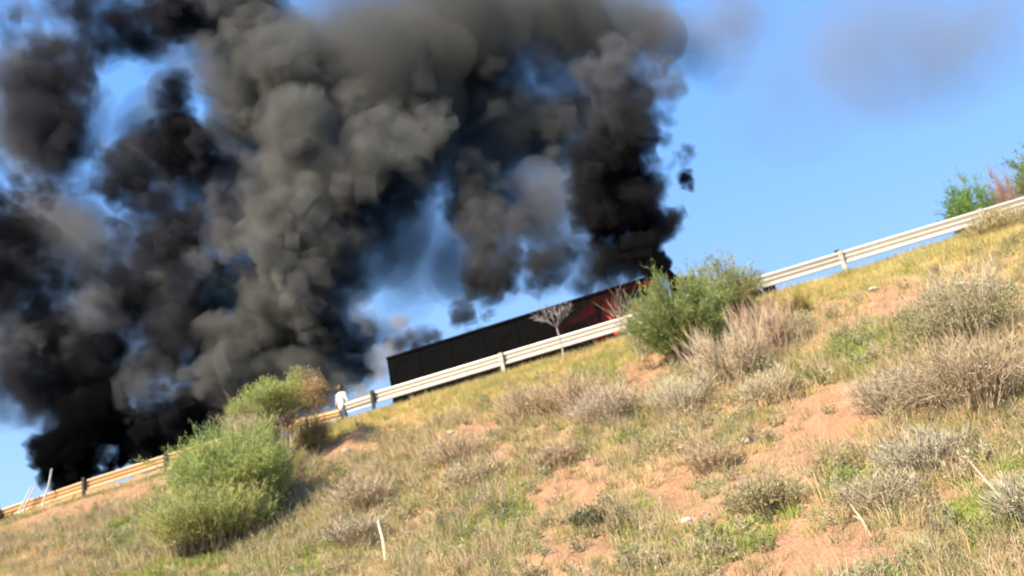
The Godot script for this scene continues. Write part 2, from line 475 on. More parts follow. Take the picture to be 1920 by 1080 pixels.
func sooty_sheet(b: Buf, u0: float, u1: float, v: float, h0: float, h1: float, thick: float):
	# one sheet-metal panel, red paint burnt to soot in patches; soot is thickest toward the tail
	var nx := 10
	var ny := 14
	for i in nx:
		for j in ny:
			var a := lerpf(u0, u1, i / float(nx))
			var z := lerpf(u0, u1, (i + 1) / float(nx))
			var y0 := lerpf(h0, h1, j / float(ny))
			var y1 := lerpf(h0, h1, (j + 1) / float(ny))
			var soot := clampf((16.3 - a) * 0.35 + 0.55 + 0.9 * patchy.get_noise_2d(a * 1.3, y0 * 2.4) + (y0 - 1.9) * 0.45, 0.0, 1.0)
			var c := Color(0.085, 0.006, 0.006).lerp(Color(0.005, 0.005, 0.006), soot)
			b.quad(deck(a, v + dent(a, y0), y0), deck(z, v + dent(z, y0), y0), deck(z, v + dent(z, y1), y1), deck(a, v + dent(a, y1), y1), c)
	b.box(deck((u0 + u1) / 2, v - thick / 2 - 0.002, (h0 + h1) / 2), ALONG * (u1 - u0) / 2, Vector3.UP * (h1 - h0) / 2, DOWN * thick / 2, Color(.006, .006, .006))


func lathe(b: Buf, centre: Vector3, ax: Vector3, profile: Array, n: int, col: Color):   # profile: [along the axis, radius]
	var e := ax.cross(Vector3.UP).normalized()
	var f := ax.cross(e).normalized()
	for k in n:
		var t0 := TAU * k / n
		var t1 := TAU * (k + 1) / n
		var d0 := e * cos(t0) + f * sin(t0)
		var d1 := e * cos(t1) + f * sin(t1)
		for i in profile.size() - 1:
			var p: Array = profile[i]
			var q: Array = profile[i + 1]
			b.quad(centre + ax * p[0] + d0 * p[1], centre + ax * q[0] + d0 * q[1], centre + ax * q[0] + d1 * q[1], centre + ax * p[0] + d1 * p[1], col)


func truck():
	var t := thing("truck", "burning truck with a long blackened box body and red paint showing near the cab", "truck", Vector3.ZERO)
	var soot := Color(0.007, 0.007, 0.008)
	var near := -2.55
	var far := -5.0
	var n := 8
	var u0 := 7.85
	var u1 := 17.8
	for i in n:   # side panels between upright ribs
		var a := lerpf(u0, u1, i / float(n)) + 0.03
		var z := lerpf(u0, u1, (i + 1) / float(n)) - 0.03
		var b := Buf.new()
		sooty_sheet(b, a, z, near, 0.95, 2.52, 0.03)
		part("side_panel", b, M.burnt, t)
		var f := Buf.new()
		f.box(deck((a + z) / 2, far, 1.73), ALONG * (z - a) / 2, Vector3.UP * 0.78, DOWN * 0.015, soot)
		part("far_side_panel", f, M.burnt, t)
	for i in n + 1:
		var u := lerpf(u0, u1, i / float(n))
		var b := Buf.new()
		b.bevelled(deck(u, near - 0.008, 1.73), ALONG * 0.025, Vector3.UP * 0.8, DOWN * 0.03, 0.01, Color(0.03, 0.012, 0.012) if u > 15.0 else soot)
		part("rib", b, M.burnt, t)
	for v in [near, far]:
		for h in [0.9, 2.57]:
			var b := Buf.new()
			b.bevelled(deck((u0 + u1) / 2, v, h), ALONG * ((u1 - u0) / 2 + 0.04) + Vector3.UP * GRADE * (u1 - u0) / 2, Vector3.UP * 0.05, DOWN * 0.05, 0.012, soot)
			part("top_rail" if h > 2.0 else "sill_rail", b, M.burnt, t)
	for u in [u0, u1]:
		var b := Buf.new()
		b.bevelled(deck(u, (near + far) / 2, 1.73), ALONG * 0.03, Vector3.UP * 0.82, DOWN * 1.2, 0.01, soot)
		part("tailgate" if u == u0 else "headboard", b, M.burnt, t)
	var fl := Buf.new()
	fl.bevelled(deck((u0 + u1) / 2, (near + far) / 2, 0.93), ALONG * (u1 - u0) / 2 + Vector3.UP * GRADE * (u1 - u0) / 2, Vector3.UP * 0.05, DOWN * 1.2, 0.01, soot)
	part("floor", fl, M.burnt, t)
	for v in [-3.3, -4.3]:
		var ch := Buf.new()
		ch.bevelled(deck(14.5, v, 0.75), ALONG * 6.6 + Vector3.UP * GRADE * 6.6, Vector3.UP * 0.12, DOWN * 0.05, 0.01, soot)
		part("chassis_rail", ch, M.burnt, t)
	# the collapsed cab: floor, back wall, bent pillars, sagging roof, bonnet and bumper
	var up := Vector3.UP
	var wall := Buf.new()
	wall.bevelled(deck(18.25, -3.78, 1.75), ALONG * 0.08, up * 0.95, DOWN * 1.15, 0.05, soot)
	part("cab_back_wall", wall, M.burnt, t)
	var low := Buf.new()
	low.bevelled(deck(19.1, -3.78, 0.95), ALONG * 0.95, up * 0.25, DOWN * 1.15, 0.06, Color(0.03, 0.006, 0.006))
	part("cab_floor", low, M.burnt, t)
	for v in [-2.7, -4.86]:
		var pa := Buf.new()
		pa.stick(deck(18.9, v, 1.2), deck(18.75, v, 2.25), 0.06, 0.05, soot, 5)
		part("pillar", pa, M.burnt, t)
		var pb := Buf.new()
		pb.stick(deck(19.9, v, 1.2), deck(19.35, v, 1.95), 0.06, 0.045, soot, 5)
		part("pillar", pb, M.burnt, t)
	var cab := Buf.new()
	var roof := [[18.05, 2.78], [18.3, 2.72], [18.55, 2.32], [19.0, 2.2], [19.45, 1.9]]
	for i in roof.size() - 1:
		var p: Array = roof[i]
		var q: Array = roof[i + 1]
		for dh in [0.0, -0.03]:
			cab.quad(deck(p[0], -2.62, p[1] + dh), deck(q[0], -2.62, q[1] + dh), deck(q[0], -4.94, q[1] - 0.12 + dh), deck(p[0], -4.94, p[1] - 0.12 + dh), soot)
	for y in [-2.62, -4.94]:
		for i in roof.size() - 1:
			var dy := 0.0 if y > -3.0 else -0.12
			cab.quad(deck(roof[i][0], y, roof[i][1] + dy), deck(roof[i + 1][0], y, roof[i + 1][1] + dy), deck(roof[i + 1][0], y, roof[i + 1][1] + dy - 0.03), deck(roof[i][0], y, roof[i][1] + dy - 0.03), soot)
	part("cab_roof", cab, M.burnt, t)
	var hood := Buf.new()
	hood.bevelled(deck(20.35, -3.78, 0.98), ALONG * 0.62, up * 0.24, DOWN * 0.95, 0.08, soot)
	part("bonnet", hood, M.burnt, t)
	var bp := Buf.new()
	bp.bevelled(deck(21.2, -3.5, 0.92), ALONG * 0.2, up * 0.27, DOWN * 1.25, 0.04, soot)
	part("bumper", bp, M.burnt, t)
	for u in [9.2, 10.5, 11.8, 16.6, 20.1]:
		for s in [-1.0, 1.0]:
			var c := deck(u, -3.78 + s * 1.02, 0.5)
			var ty := Buf.new()
			lathe(ty, c, DOWN * s, [[-0.14, 0.28], [-0.15, 0.44], [-0.1, 0.5], [0.1, 0.5], [0.15, 0.44], [0.14, 0.28]], 20, Color.WHITE)
			var w := part("wheel", ty, M.rubber, t)
			var rim := Buf.new()
			lathe(rim, c, DOWN * s, [[0.13, 0.28], [0.1, 0.26], [0.03, 0.16], [0.06, 0.1], [0.1, 0.08], [0.1, 0.0]], 16, Color(0.05, 0.045, 0.04))
			part("rim", rim, M.burnt, w)


# ---------------------------------------------------------------- smoke: clouds of many thin puffs that overlap

const SMOKE_LABELS := {
	"cab": "dense black smoke column rising straight up from the truck's cab",
	"low": "low dark smoke drifting over the truck's box body",
	"main": "huge grey brown billowing smoke cloud in the middle, lit by the sun",
	"left": "ragged dark blue black smoke cloud at the far left of the road",
	"veil": "thin pale grey smoke veil drifting across the blue sky",
}


func any_from(dice: RandomNumberGenerator) -> Vector3:
	return Vector3(dice.randfn(), dice.randfn(), dice.randfn()).normalized()


func added_fire():
	# glowing tongues and a lamp, added for a red glow under the black column
	var t := thing("added_flames", "added dull red glow tongues along the truck's side beside the round dark green bush", "added_fire", deck(16.75, -2.36, 0.95))
	var m := StandardMaterial3D.new()
	m.resource_name = "added_flame"
	m.albedo_color = Color(0.5, 0.1, 0.03)
	m.emission_enabled = true
	m.emission = Color(1.0, 0.17, 0.05)
	m.emission_energy_multiplier = 0.45
	for k in 5:
		var b := Buf.new()
		var x := -0.6 + 0.25 * k
		var tall := rng.randf_range(0.4, 0.7)
		var profile := [[0.0, 0.02], [0.12, 0.10], [0.32, 0.13], [0.6, 0.07], [0.85, 0.03], [1.0, 0.0]]
		for i in profile.size() - 1:
			var sway := Vector3(0.06 * sin(k * 2.0 + i), 0, 0.05 * cos(k + i * 1.3))
			var sway2 := Vector3(0.06 * sin(k * 2.0 + i + 1), 0, 0.05 * cos(k + (i + 1) * 1.3))
			for j in 8:
				var e0 := Vector3(cos(TAU * j / 8.0), 0, sin(TAU * j / 8.0))
				var e1 := Vector3(cos(TAU * (j + 1) / 8.0), 0, sin(TAU * (j + 1) / 8.0))
				var p: Array = profile[i]
				var q: Array = profile[i + 1]
				var lo: Vector3 = ALONG * x + Vector3.UP * (p[0] * tall) + sway
				var hi: Vector3 = ALONG * x + Vector3.UP * (q[0] * tall) + sway2
				b.quad(lo + e0 * p[1], hi + e0 * q[1], hi + e1 * q[1], lo + e1 * p[1], Color.WHITE)
		part("added_flame", b, m, t)
	var glow := OmniLight3D.new()  # added lamp, tints the nearby panels and smoke red
	glow.name = "added_glow_light"
	glow.light_color = Color(1.0, 0.3, 0.1)
	glow.light_energy = 1.0
	glow.light_size = 0.4
	glow.omni_range = 30.0
	glow.omni_attenuation = 2.0
	glow.shadow_enabled = true
	glow.position = deck(16.8, -1.95, 1.4)
	add_child(glow)


func smoke():
	var dice := RandomNumberGenerator.new()
	dice.seed = 7
	for k in SMOKE:
		var plume := thing("smoke_plume", SMOKE_LABELS[k], "smoke", Vector3.ZERO, 0.0, "smoke from the burning truck")
		plume.set_meta("kind", "stuff")
		for b in SMOKE[k]:
			dice.seed = int(absf(b[0]) * 100.0) + int(absf(b[1]) * 1000.0)
			var half := Vector3(b[3], b[4], (b[3] + b[4]) / 2)
			var n: int = b[7]
			# lobes inside the blob, each a knot of tumbled puffs: (middle, radius)
			var lobes := []
			var volume := 0.0
			for i in n:
				var s := dice.randf_range(0.42, 0.75) if i * 2 < n or half.x >= (2.3 if k == "veil" else 4.7) else dice.randf_range(0.22, 0.4)
				var d := Vector3(dice.randfn(), dice.randfn(), dice.randfn()).normalized() * pow(dice.randf(), 0.4) * (0.55 if half.x >= 4.7 else 1.0 - s * 0.6)
				lobes.append([d * half, s])
			var spots := []   # each: place, size, shape
			for l in lobes:
				var s: float = l[1]
				var haze: bool = half.x >= (2.3 if k == "veil" else 4.7)
				if s > 0.4 or haze:   # a soft round core
					var core := half * s * Vector3(dice.randf_range(1.2, 1.9), dice.randf_range(1.2, 1.9), dice.randf_range(1.2, 1.9))
					volume += core.x * core.y * core.z * (0.52 if haze else 0.21)
					spots.append([l[0], core, RenderingServer.FOG_VOLUME_SHAPE_ELLIPSOID])
				for i in 0 if haze else clampi(int(3.9 * half.x * half.x * s * s) + 6, 8, 26):   # tumbled shreds round it
					var d := any_from(dice) * pow(dice.randf(), 0.4) * s * 0.85
					var size := half * s * Vector3(dice.randf_range(0.36, 0.85), dice.randf_range(0.36, 0.85), dice.randf_range(0.36, 0.85))
					size *= minf(1.0, dice.randf_range(0.85, 1.6) / size.length())
					volume += size.x * size.y * size.z
					spots.append([l[0] + d * half, size, RenderingServer.FOG_VOLUME_SHAPE_BOX])
			var m := FogMaterial.new()
			m.resource_name = "smoke"
			m.albedo = Color(b[5], b[5] * 0.98, b[5] * (0.9 if k == "main" else (1.12 if k == "left" else 1.0))).linear_to_srgb()
			m.density = b[6] * PI * half.x * half.y / volume
			var faint: FogMaterial = m.duplicate()   # the round cores are thinner
			faint.density *= 0.4
			for spot in spots:
				var f := FogVolume.new()
				f.name = "puff" if plume.get_child_count() == 0 else "puff_%03d" % plume.get_child_count()
				f.shape = spot[2]
				f.size = spot[1]
				f.position = Vector3(b[0], b[1], b[2]) + spot[0]
				f.rotation = Vector3(dice.randf_range(-PI, PI), dice.randf_range(-PI, PI), dice.randf_range(-PI, PI))
				f.material = faint if spot[2] == RenderingServer.FOG_VOLUME_SHAPE_ELLIPSOID and not (half.x >= (2.3 if k == "veil" else 4.7)) else m
				plume.add_child(f)


# ---------------------------------------------------------------- a person

func capsule(p: Vector3, a: Vector3, b: Vector3, ra: float, rb: float) -> float:
	var ab := b - a
	var t := clampf((p - a).dot(ab) / maxf(ab.length_squared(), 1e-9), 0.0, 1.0)
	return p.distance_to(a + ab * t) - lerpf(ra, rb, t)


func skin_mesh(bones: Array, cell: float, blend: float, b: Buf):   # bones: [from, to, radius, radius, colour]; surface nets
	var lo := Vector3(1e9, 1e9, 1e9)
	var hi := -lo
	for k in bones:
		var r := Vector3.ONE * (maxf(k[2], k[3]) + cell * 2.0)
		lo = lo.min(k[0] - r).min(k[1] - r)
		hi = hi.max(k[0] + r).max(k[1] + r)
	var n := Vector3i(((hi - lo) / cell).ceil()) + Vector3i.ONE
	var f := PackedFloat32Array()
	f.resize(n.x * n.y * n.z)
	f.fill(1.0)
	for z in n.z:
		for y in n.y:
			for x in n.x:
				var p := lo + Vector3(x, y, z) * cell
				var s := 0.0
				for k in bones:
					var d := capsule(p, k[0], k[1], k[2], k[3])
					if d < blend * 4.0:
						s += exp(-d / blend)
				f[(z * n.y + y) * n.x + x] = -log(s) * blend if s > 0.0 else 1.0
	var at := {}
	for z in n.z - 1:
		for y in n.y - 1:
			for x in n.x - 1:
				var sum := Vector3.ZERO
				var count := 0
				for e in 12:
					var ax := e / 4
					var o := Vector3i(0, 0, 0)
					var q := (ax + 1) % 3
					var w := (ax + 2) % 3
					o[q] = e & 1
					o[w] = (e >> 1) & 1
					var o2 := o
					o2[ax] = 1
					var fa := f[((z + o.z) * n.y + y + o.y) * n.x + x + o.x]
					var fb := f[((z + o2.z) * n.y + y + o2.y) * n.x + x + o2.x]
					if (fa < 0.0) != (fb < 0.0):
						sum += Vector3(o).lerp(Vector3(o2), fa / (fa - fb))
						count += 1
				if count:
					at[Vector3i(x, y, z)] = lo + (Vector3(x, y, z) + sum / count) * cell
	for c in at:
		for ax in 3:
			var o: Vector3i = c
			var o2 := o
			o2[ax] += 1
			if o[(ax + 1) % 3] == 0 or o[(ax + 2) % 3] == 0 or o2[ax] >= n[ax]:
				continue
			var fa := f[(o.z * n.y + o.y) * n.x + o.x]
			var fb := f[(o2.z * n.y + o2.y) * n.x + o2.x]
			if (fa < 0.0) == (fb < 0.0):
				continue
			var q := Vector3i.ZERO
			var w := Vector3i.ZERO
			q[(ax + 1) % 3] = 1
			w[(ax + 2) % 3] = 1
			if not (at.has(o - q) and at.has(o - w) and at.has(o - q - w)):
				continue
			var mid: Vector3 = (at[o] + at[o - q - w]) * 0.5
			var best := 1e9
			var col := Color.WHITE
			for k in bones:
				var d := capsule(mid, k[0], k[1], k[2], k[3])
				if d < best:
					best = d
					col = k[4]
			b.quad(at[o], at[o - q], at[o - q - w], at[o - w], col)


func bystander():
	var foot := deck(6.5, -1.3, 0.012)
	var t := thing("person", "person in a white shirt standing behind the guardrail left of the truck", "person", foot, -0.5)
	var skin := Color(0.12, 0.065, 0.04)
	var shirt := Color(0.55, 0.54, 0.51)
	var cloth := Color(0.06, 0.06, 0.08)
	var b := Buf.new()
	var bones := [
		[Vector3(0, 0.98, 0), Vector3(0, 1.12, 0), 0.135, 0.125, shirt], [Vector3(0, 1.12, 0), Vector3(0, 1.38, -0.01), 0.125, 0.14, shirt], [Vector3(-0.13, 1.42, -0.01), Vector3(0.13, 1.42, -0.01), 0.075, 0.075, shirt],
		[Vector3(0, 1.46, 0), Vector3(0, 1.58, 0.015), 0.055, 0.052, skin], [Vector3(0, 1.66, 0.02), Vector3(0, 1.71, 0.005), 0.078, 0.088, skin], [Vector3(0, 1.60, 0.055), Vector3(0, 1.63, 0.05), 0.04, 0.05, skin],
	]
	for s in [-1.0, 1.0]:
		bones.append([Vector3(0.17 * s, 1.42, 0), Vector3(0.24 * s, 1.14, -0.02), 0.058, 0.046, shirt])
		bones.append([Vector3(0.24 * s, 1.14, -0.02), Vector3(0.25 * s, 0.89, 0.06), 0.042, 0.03, skin])
		bones.append([Vector3(0.085 * s, 0.96, 0), Vector3(0.1 * s, 0.52, 0.02), 0.105, 0.062, cloth])
		bones.append([Vector3(0.1 * s, 0.52, 0.02), Vector3(0.11 * s, 0.09, -0.02), 0.06, 0.042, cloth])
		bones.append([Vector3(0.11 * s, 0.05, -0.04), Vector3(0.13 * s, 0.035, 0.15), 0.045, 0.035, Color(0.03, 0.03, 0.03)])
	skin_mesh(bones, 0.022, 0.016, b)
	for s in [-1.0, 1.0]:   # hands: a palm, four fingers of different lengths, a thumb leaving its side
		var w := Vector3(0.25 * s, 0.88, 0.065)
		var hand := [[w, w + Vector3(0, -0.08, 0.02), 0.024, 0.026, skin]]
		for k in 4:
			var root := w + Vector3(0.0, -0.085, 0.02) + Vector3(0.004 * s, 0.0, 0.036 - 0.022 * k)
			var long: float = [0.066, 0.075, 0.07, 0.052][k]
			hand.append([root, root + Vector3(-0.004 * s, -long * 0.55, 0.006), 0.0095, 0.009, skin])
			hand.append([root + Vector3(-0.004 * s, -long * 0.55, 0.006), root + Vector3(-0.016 * s, -long, 0.004), 0.009, 0.0075, skin])
		var th := w + Vector3(-0.01 * s, -0.03, 0.035)
		hand.append([th, th + Vector3(-0.012 * s, -0.035, 0.025), 0.012, 0.0105, skin])
		hand.append([th + Vector3(-0.012 * s, -0.035, 0.025), th + Vector3(-0.018 * s, -0.062, 0.028), 0.0105, 0.008, skin])
		skin_mesh(hand, 0.006, 0.004, b)
	var face := [[Vector3(0, 1.665, 0.09), Vector3(0, 1.64, 0.108), 0.01, 0.014, skin]]
	for s in [-1.0, 1.0]:
		face.append([Vector3(0.086 * s, 1.655, 0.0), Vector3(0.088 * s, 1.685, -0.008), 0.012, 0.014, skin])
	skin_mesh(face, 0.008, 0.004, b)
	part("body", b, M.body, t)
	for s in [-1.0, 1.0]:
		var e := Buf.new()
		lathe(e, Vector3(0.032 * s, 1.675, 0.086), Vector3(0.2 * s, 0, 0.98).normalized(), [[0.012, 0.0], [0.008, 0.01], [0.0, 0.014]], 8, Color(0.3, 0.28, 0.26))
		part("eye", e, M.body, t)
	var mouth := Buf.new()
	mouth.bevelled(Vector3(0, 1.606, 0.102), Vector3(0.026, 0, 0), Vector3(0, 0.006, 0), Vector3(0, 0, 0.006), 0.003, Color(0.13, 0.04, 0.03))
	part("mouth", mouth, M.body, t)
	var hair := Buf.new()
	skin_mesh([[Vector3(0, 1.725, -0.012), Vector3(0, 1.705, -0.03), 0.088, 0.088, Color(0.012, 0.01, 0.01)]], 0.015, 0.008, hair)
	part("hair", hair, M.body, t)


# ---------------------------------------------------------------- plants

func bush(called: String, label: String, at: Vector3, half: Vector3, stems: int, leaves: int, length: float, width: float, green: Color, bark: Color, upness := 0.5, bare := 0.25, foot := 0.3, group := "", category := "bush") -> Node3D:
	# half: half width, height, half depth; stems fan out from the foot and end on a lumpy dome; leaves sit in sprays along their outer reach
	var t := thing(called, label, category, at, 0.0, group)
	var wood := Buf.new()
	var crown := Buf.new()
	var lump := FastNoiseLite.new()
	lump.seed = rng.randi() % 1000
	lump.frequency = 1.1
	for i in stems:
		var a := rng.randf() * TAU
		var e := acos(rng.randf_range(-0.15, 1.0))
		var d := Vector3(sin(e) * cos(a), cos(e), sin(e) * sin(a))
		var reach := (0.82 + 0.34 * lump.get_noise_3dv(d * 1.6)) * rng.randf_range(0.72, 1.08)
		var p0 := Vector3(d.x * half.x * foot, 0.0, d.z * half.z * foot) * rng.randf_range(0.2, 1.0)
		var p2 := Vector3(d.x * half.x, half.y * 0.55 + d.y * half.y * 0.45, d.z * half.z) * reach
		p2.y = maxf(p2.y, half.y * 0.12)
		var p1 := p0.lerp(p2, 0.5) + Vector3(0, half.y * 0.08, 0) - d * 0.1 * half.x
		p1.y = maxf(p1.y, 0.05)
		var prev := p0
		var r := 0.012 * half.y + 0.004
		for k in 4:
			var s := (k + 1) / 4.0
			var q := p0.lerp(p1, s).lerp(p1.lerp(p2, s), s)
			wood.stick(prev, q, r * (1.0 - k * 0.22), r * (1.0 - (k + 1) * 0.22), bark)
			prev = q
		var tone := jitter(green, 0.3)
		for k in leaves / 12:   # a spray
			var s := rng.randf_range(bare, 1.0)
			var q := p0.lerp(p1, s).lerp(p1.lerp(p2, s), s)
			var way := (d * (1.0 - upness) + Vector3.UP * upness + any_way() * 0.55).normalized()
			var tip := q + way * length * rng.randf_range(2.0, 4.0)
			wood.leaf(q, (tip - q).normalized(), any_way(), q.distance_to(tip), 0.008, bark)
			for w in 12:
				var o := q.lerp(tip, rng.randf()) + any_way() * length * 0.35
				var ld := (way + any_way() * 0.75).normalized()
				crown.leaf(o, ld, ld.cross(any_way()).normalized(), length * rng.randf_range(0.6, 1.25), width * rng.randf_range(0.7, 1.2), jitter(tone, 0.16))
	part("branches", wood, M.wood, t)
	if leaves:
		part("foliage", crown, M.leaf, t)
	return t


func twig(b: Buf, p: Vector3, d: Vector3, length: float, r: float, depth: int, col: Color, spread: float, up: float):
	var q := p + d * length
	if depth == 0:
		b.leaf(p, d, d.cross(any_way()).normalized(), length * 1.2, r * 2.4, jitter(col, 0.25))
		return
	var mid := p + d * length * 0.5 + any_way() * length * 0.06
	var c := jitter(col, 0.2)
	b.stick(p, mid, r, r * 0.8, c)
	b.stick(mid, q, r * 0.8, r * 0.6, c)
	for k in rng.randi_range(3, 5):
		var s := rng.randf_range(0.35, 1.0)
		var o := p.lerp(mid, s * 2.0) if s < 0.5 else mid.lerp(q, s * 2.0 - 1.0)
		twig(b, o, (d + any_way() * spread + Vector3.UP * up).normalized(), length * rng.randf_range(0.45, 0.75), r * 0.62, depth - 1, col, spread, up)


func dry_shrub(called: String, label: String, at: Vector3, wide: float, high: float, n: int, col: Color, spread := 0.7, up := 0.15, group := "", depth := 2, leaf := Color(0, 0, 0), leaves := 0):
	var t := thing(called, label, "shrub", at, 0.0, group)
	var b := Buf.new()
	for i in n:
		var a := rng.randf() * TAU
		var lean := rng.randf_range(0.1, 1.0) * wide / maxf(high, 0.1)
		var d := Vector3(cos(a) * lean, 1.0, sin(a) * lean).normalized()
		var p := Vector3(cos(a), 0, sin(a)) * wide * rng.randf_range(0.0, 0.45) - Vector3.UP * 0.05
		twig(b, p, d, high * rng.randf_range(0.5, 0.75), 0.011, depth, col, spread, up)
	part("twigs", b, M.wood, t)
	if leaves:
		var f := Buf.new()
		for i in leaves:
			var a := rng.randf() * TAU
			var rr := sqrt(rng.randf()) * wide
			var o := Vector3(cos(a) * rr, high * rng.randf_range(0.15, 1.0) * (1.1 - 0.5 * rr / wide), sin(a) * rr)
			var d := (any_way() + Vector3.UP * 0.6).normalized()
			f.leaf(o, d, d.cross(any_way()).normalized(), rng.randf_range(0.05, 0.1), 0.022, jitter(leaf, 0.3))
		part("leaves", f, M.leaf, t)


func spiky(called: String, label: String, at: Vector3, n: int, length: float, width: float, col: Color):
	var t := thing(called, label, "plant", at)
	for i in n:
		var b := Buf.new()
		var a := TAU * i * 0.382
		var lift := rng.randf_range(0.25, 1.5)
		var d := Vector3(cos(a), lift, sin(a)).normalized()
		b.blade(Vector3(cos(a), 0, sin(a)) * 0.04, d, d.cross(Vector3.UP).normalized(), length * rng.randf_range(0.7, 1.1), width, Vector3(0, -0.35, 0), jitter(col, 0.3))
		part("leaf", b, M.leaf, t)


func plants():
	var bark := Color(0.17, 0.13, 0.09)
	# green bushes on the slope
	bush("green_bush", "big feathery green bush at the lower left, in front of the guardrail", at_uv(7.9, 7.1), Vector3(1.85, 2.85, 1.6), 220, 260, 0.14, 0.017, Color(0.36, 0.42, 0.14), bark, 0.55, 0.2, 0.35)
	bush("low_bush", "low soft yellow green bush at the foot of the big feathery one", at_uv(7.9, 8.0), Vector3(1.85, 1.7, 1.3), 190, 190, 0.15, 0.015, Color(0.42, 0.44, 0.17), bark, 0.75, 0.15, 0.6)
	bush("green_bush", "round dark green bush in the middle, covering the truck's cab", at_uv(19.0, 4.2), Vector3(1.5, 2.6, 1.25), 200, 240, 0.11, 0.016, Color(0.27, 0.335, 0.11), bark, 0.45, 0.2, 0.3)
	bush("olive_bush", "olive green bush with reddish twigs, right behind the round dark one", at_uv(20.2, 2.4), Vector3(1.2, 2.2, 0.95), 120, 130, 0.10, 0.015, Color(0.34, 0.37, 0.13), Color(0.22, 0.14, 0.1), 0.65, 0.25, 0.3)
	bush("small_bush", "small rounded olive tan bush on the slope under the right guardrail", at_uv(21.75, 3.1), Vector3(0.48, 0.62, 0.42), 60, 60, 0.08, 0.013, Color(0.38, 0.31, 0.11), bark, 0.6, 0.15, 0.4)
	crest_tree()
	bush("olive_bush", "rounded brownish olive bush filling the space under the small tree's crown", at_uv(7.7, 2.9), Vector3(0.8, 1.5, 0.7), 70, 120, 0.10, 0.015, Color(0.40, 0.34, 0.16), Color(0.25, 0.18, 0.12), 0.5, 0.2, 0.3)
	# at the top right end of the rail
	bush("green_bush", "small bright green bush behind the guardrail at the upper right", at_uv(27.0, -0.75), Vector3(0.75, 2.2, 0.6), 100, 120, 0.11, 0.022, Color(0.2, 0.32, 0.08), bark, 0.5, 0.3, 0.3)
	bush("grey_bush", "thin grey pink twiggy bush beside the small bright green one", at_uv(28.0, -0.7), Vector3(0.75, 2.2, 0.5), 100, 90, 0.10, 0.012, Color(0.4, 0.32, 0.24), Color(0.34, 0.19, 0.16), 0.6, 0.2, 0.35)
	bush("leafy_tree", "leafy green treetop cut by the right edge of the picture", at_uv(28.95, -0.5), Vector3(0.9, 2.9, 0.8), 100, 150, 0.11, 0.022, Color(0.22, 0.31, 0.08), bark, 0.4, 0.35, 0.2, "", "tree")
	# dry shrubs
	bare_tree()
	dry_shrub("pale_shrub", "pale leafless twiggy shrub at the upper left of the round dark green bush", at_uv(17.6, 2.6), 0.45, 1.7, 13, Color(0.38, 0.33, 0.25), 0.7, 0.2)
	dry_shrub("dry_shrub", "large grey brown dry shrub below the round dark green bush", at_uv(20.0, 6.2), 1.0, 1.15, 90, Color(0.45, 0.35, 0.23), 0.45, 0.35, "dry shrubs on the slope", 2, Color(0.41, 0.33, 0.20), 1500)
	dry_shrub("dry_shrub", "reddish brown dry shrub with one upright stick, right of the large grey one", at_uv(21.0, 5.0), 0.7, 1.2, 60, Color(0.44, 0.31, 0.21), 0.4, 0.4, "dry shrubs on the slope", 2, Color(0.39, 0.29, 0.19), 700)
	dry_shrub("dry_shrub", "brown dry shrub below the middle of the guardrail, left of the gully", at_uv(16.2, 5.6), 1.0, 0.9, 80, Color(0.46, 0.34, 0.21), 0.55, 0.2, "dry shrubs on the slope", 2, Color(0.44, 0.33, 0.19), 1200)
	dry_shrub("dry_shrub", "pale grey dry shrub hanging over the small gully", at_uv(18.9, 6.9), 0.7, 0.85, 60, Color(0.48, 0.42, 0.29), 0.6, 0.2, "dry shrubs on the slope", 2, Color(0.44, 0.35, 0.23), 600)
	dry_shrub("dry_shrub", "large tangled dark brown shrub at the right edge of the slope", at_uv(23.75, 10.0), 1.0, 1.15, 110, Color(0.35, 0.27, 0.17), 0.8, 0.05, "dry shrubs on the slope", 2, Color(0.36, 0.28, 0.17), 1200)
	dry_shrub("dry_shrub", "grey green half dry shrub above the tangled brown one", at_uv(24.4, 7.3), 1.1, 1.25, 80, Color(0.41, 0.34, 0.23), 0.6, 0.25, "dry shrubs on the slope", 2, Color(0.34, 0.32, 0.17), 5000)
	dry_shrub("dry_shrub", "olive dry shrub hiding the guardrail's right end", at_uv(26.9, 1.5), 0.8, 0.62, 60, Color(0.42, 0.33, 0.20), 0.6, 0.2, "dry shrubs on the slope", 2, Color(0.41, 0.34, 0.17), 2500)
	dry_shrub("dry_shrub", "small brown shrub in the bare soil, low in the middle", at_uv(19.5, 9.6), 0.55, 0.5, 50, Color(0.43, 0.32, 0.20), 0.6, 0.2, "dry shrubs on the slope", 2, Color(0.41, 0.31, 0.18), 500)
	dry_shrub("dry_shrub", "dark olive shrub near the bottom edge, right of the middle", at_uv(20.3, 11.6), 0.6, 0.55, 50, Color(0.35, 0.29, 0.17), 0.7, 0.1, "dry shrubs on the slope", 2, Color(0.32, 0.29, 0.14), 900)
	dry_shrub("dry_shrub", "grey shrub at the bottom edge, left of the bottom right corner", at_uv(21.9, 11.9), 0.7, 0.6, 60, Color(0.41, 0.34, 0.23), 0.7, 0.1, "dry shrubs on the slope", 2, Color(0.35, 0.31, 0.18), 900)
	dry_shrub("dry_shrub", "brown grey shrub low on the slope, right of the big feathery bush", at_uv(11.6, 7.6), 0.9, 0.7, 70, Color(0.44, 0.34, 0.23), 0.6, 0.15, "dry shrubs on the slope", 2, Color(0.41, 0.34, 0.20), 1200)
	dry_shrub("dry_shrub", "tan dry shrub between the washed out hollow and the brown middle shrub", at_uv(13.6, 6.6), 0.9, 0.7, 70, Color(0.47, 0.36, 0.23), 0.6, 0.15, "dry shrubs on the slope", 2, Color(0.46, 0.36, 0.21), 1000)
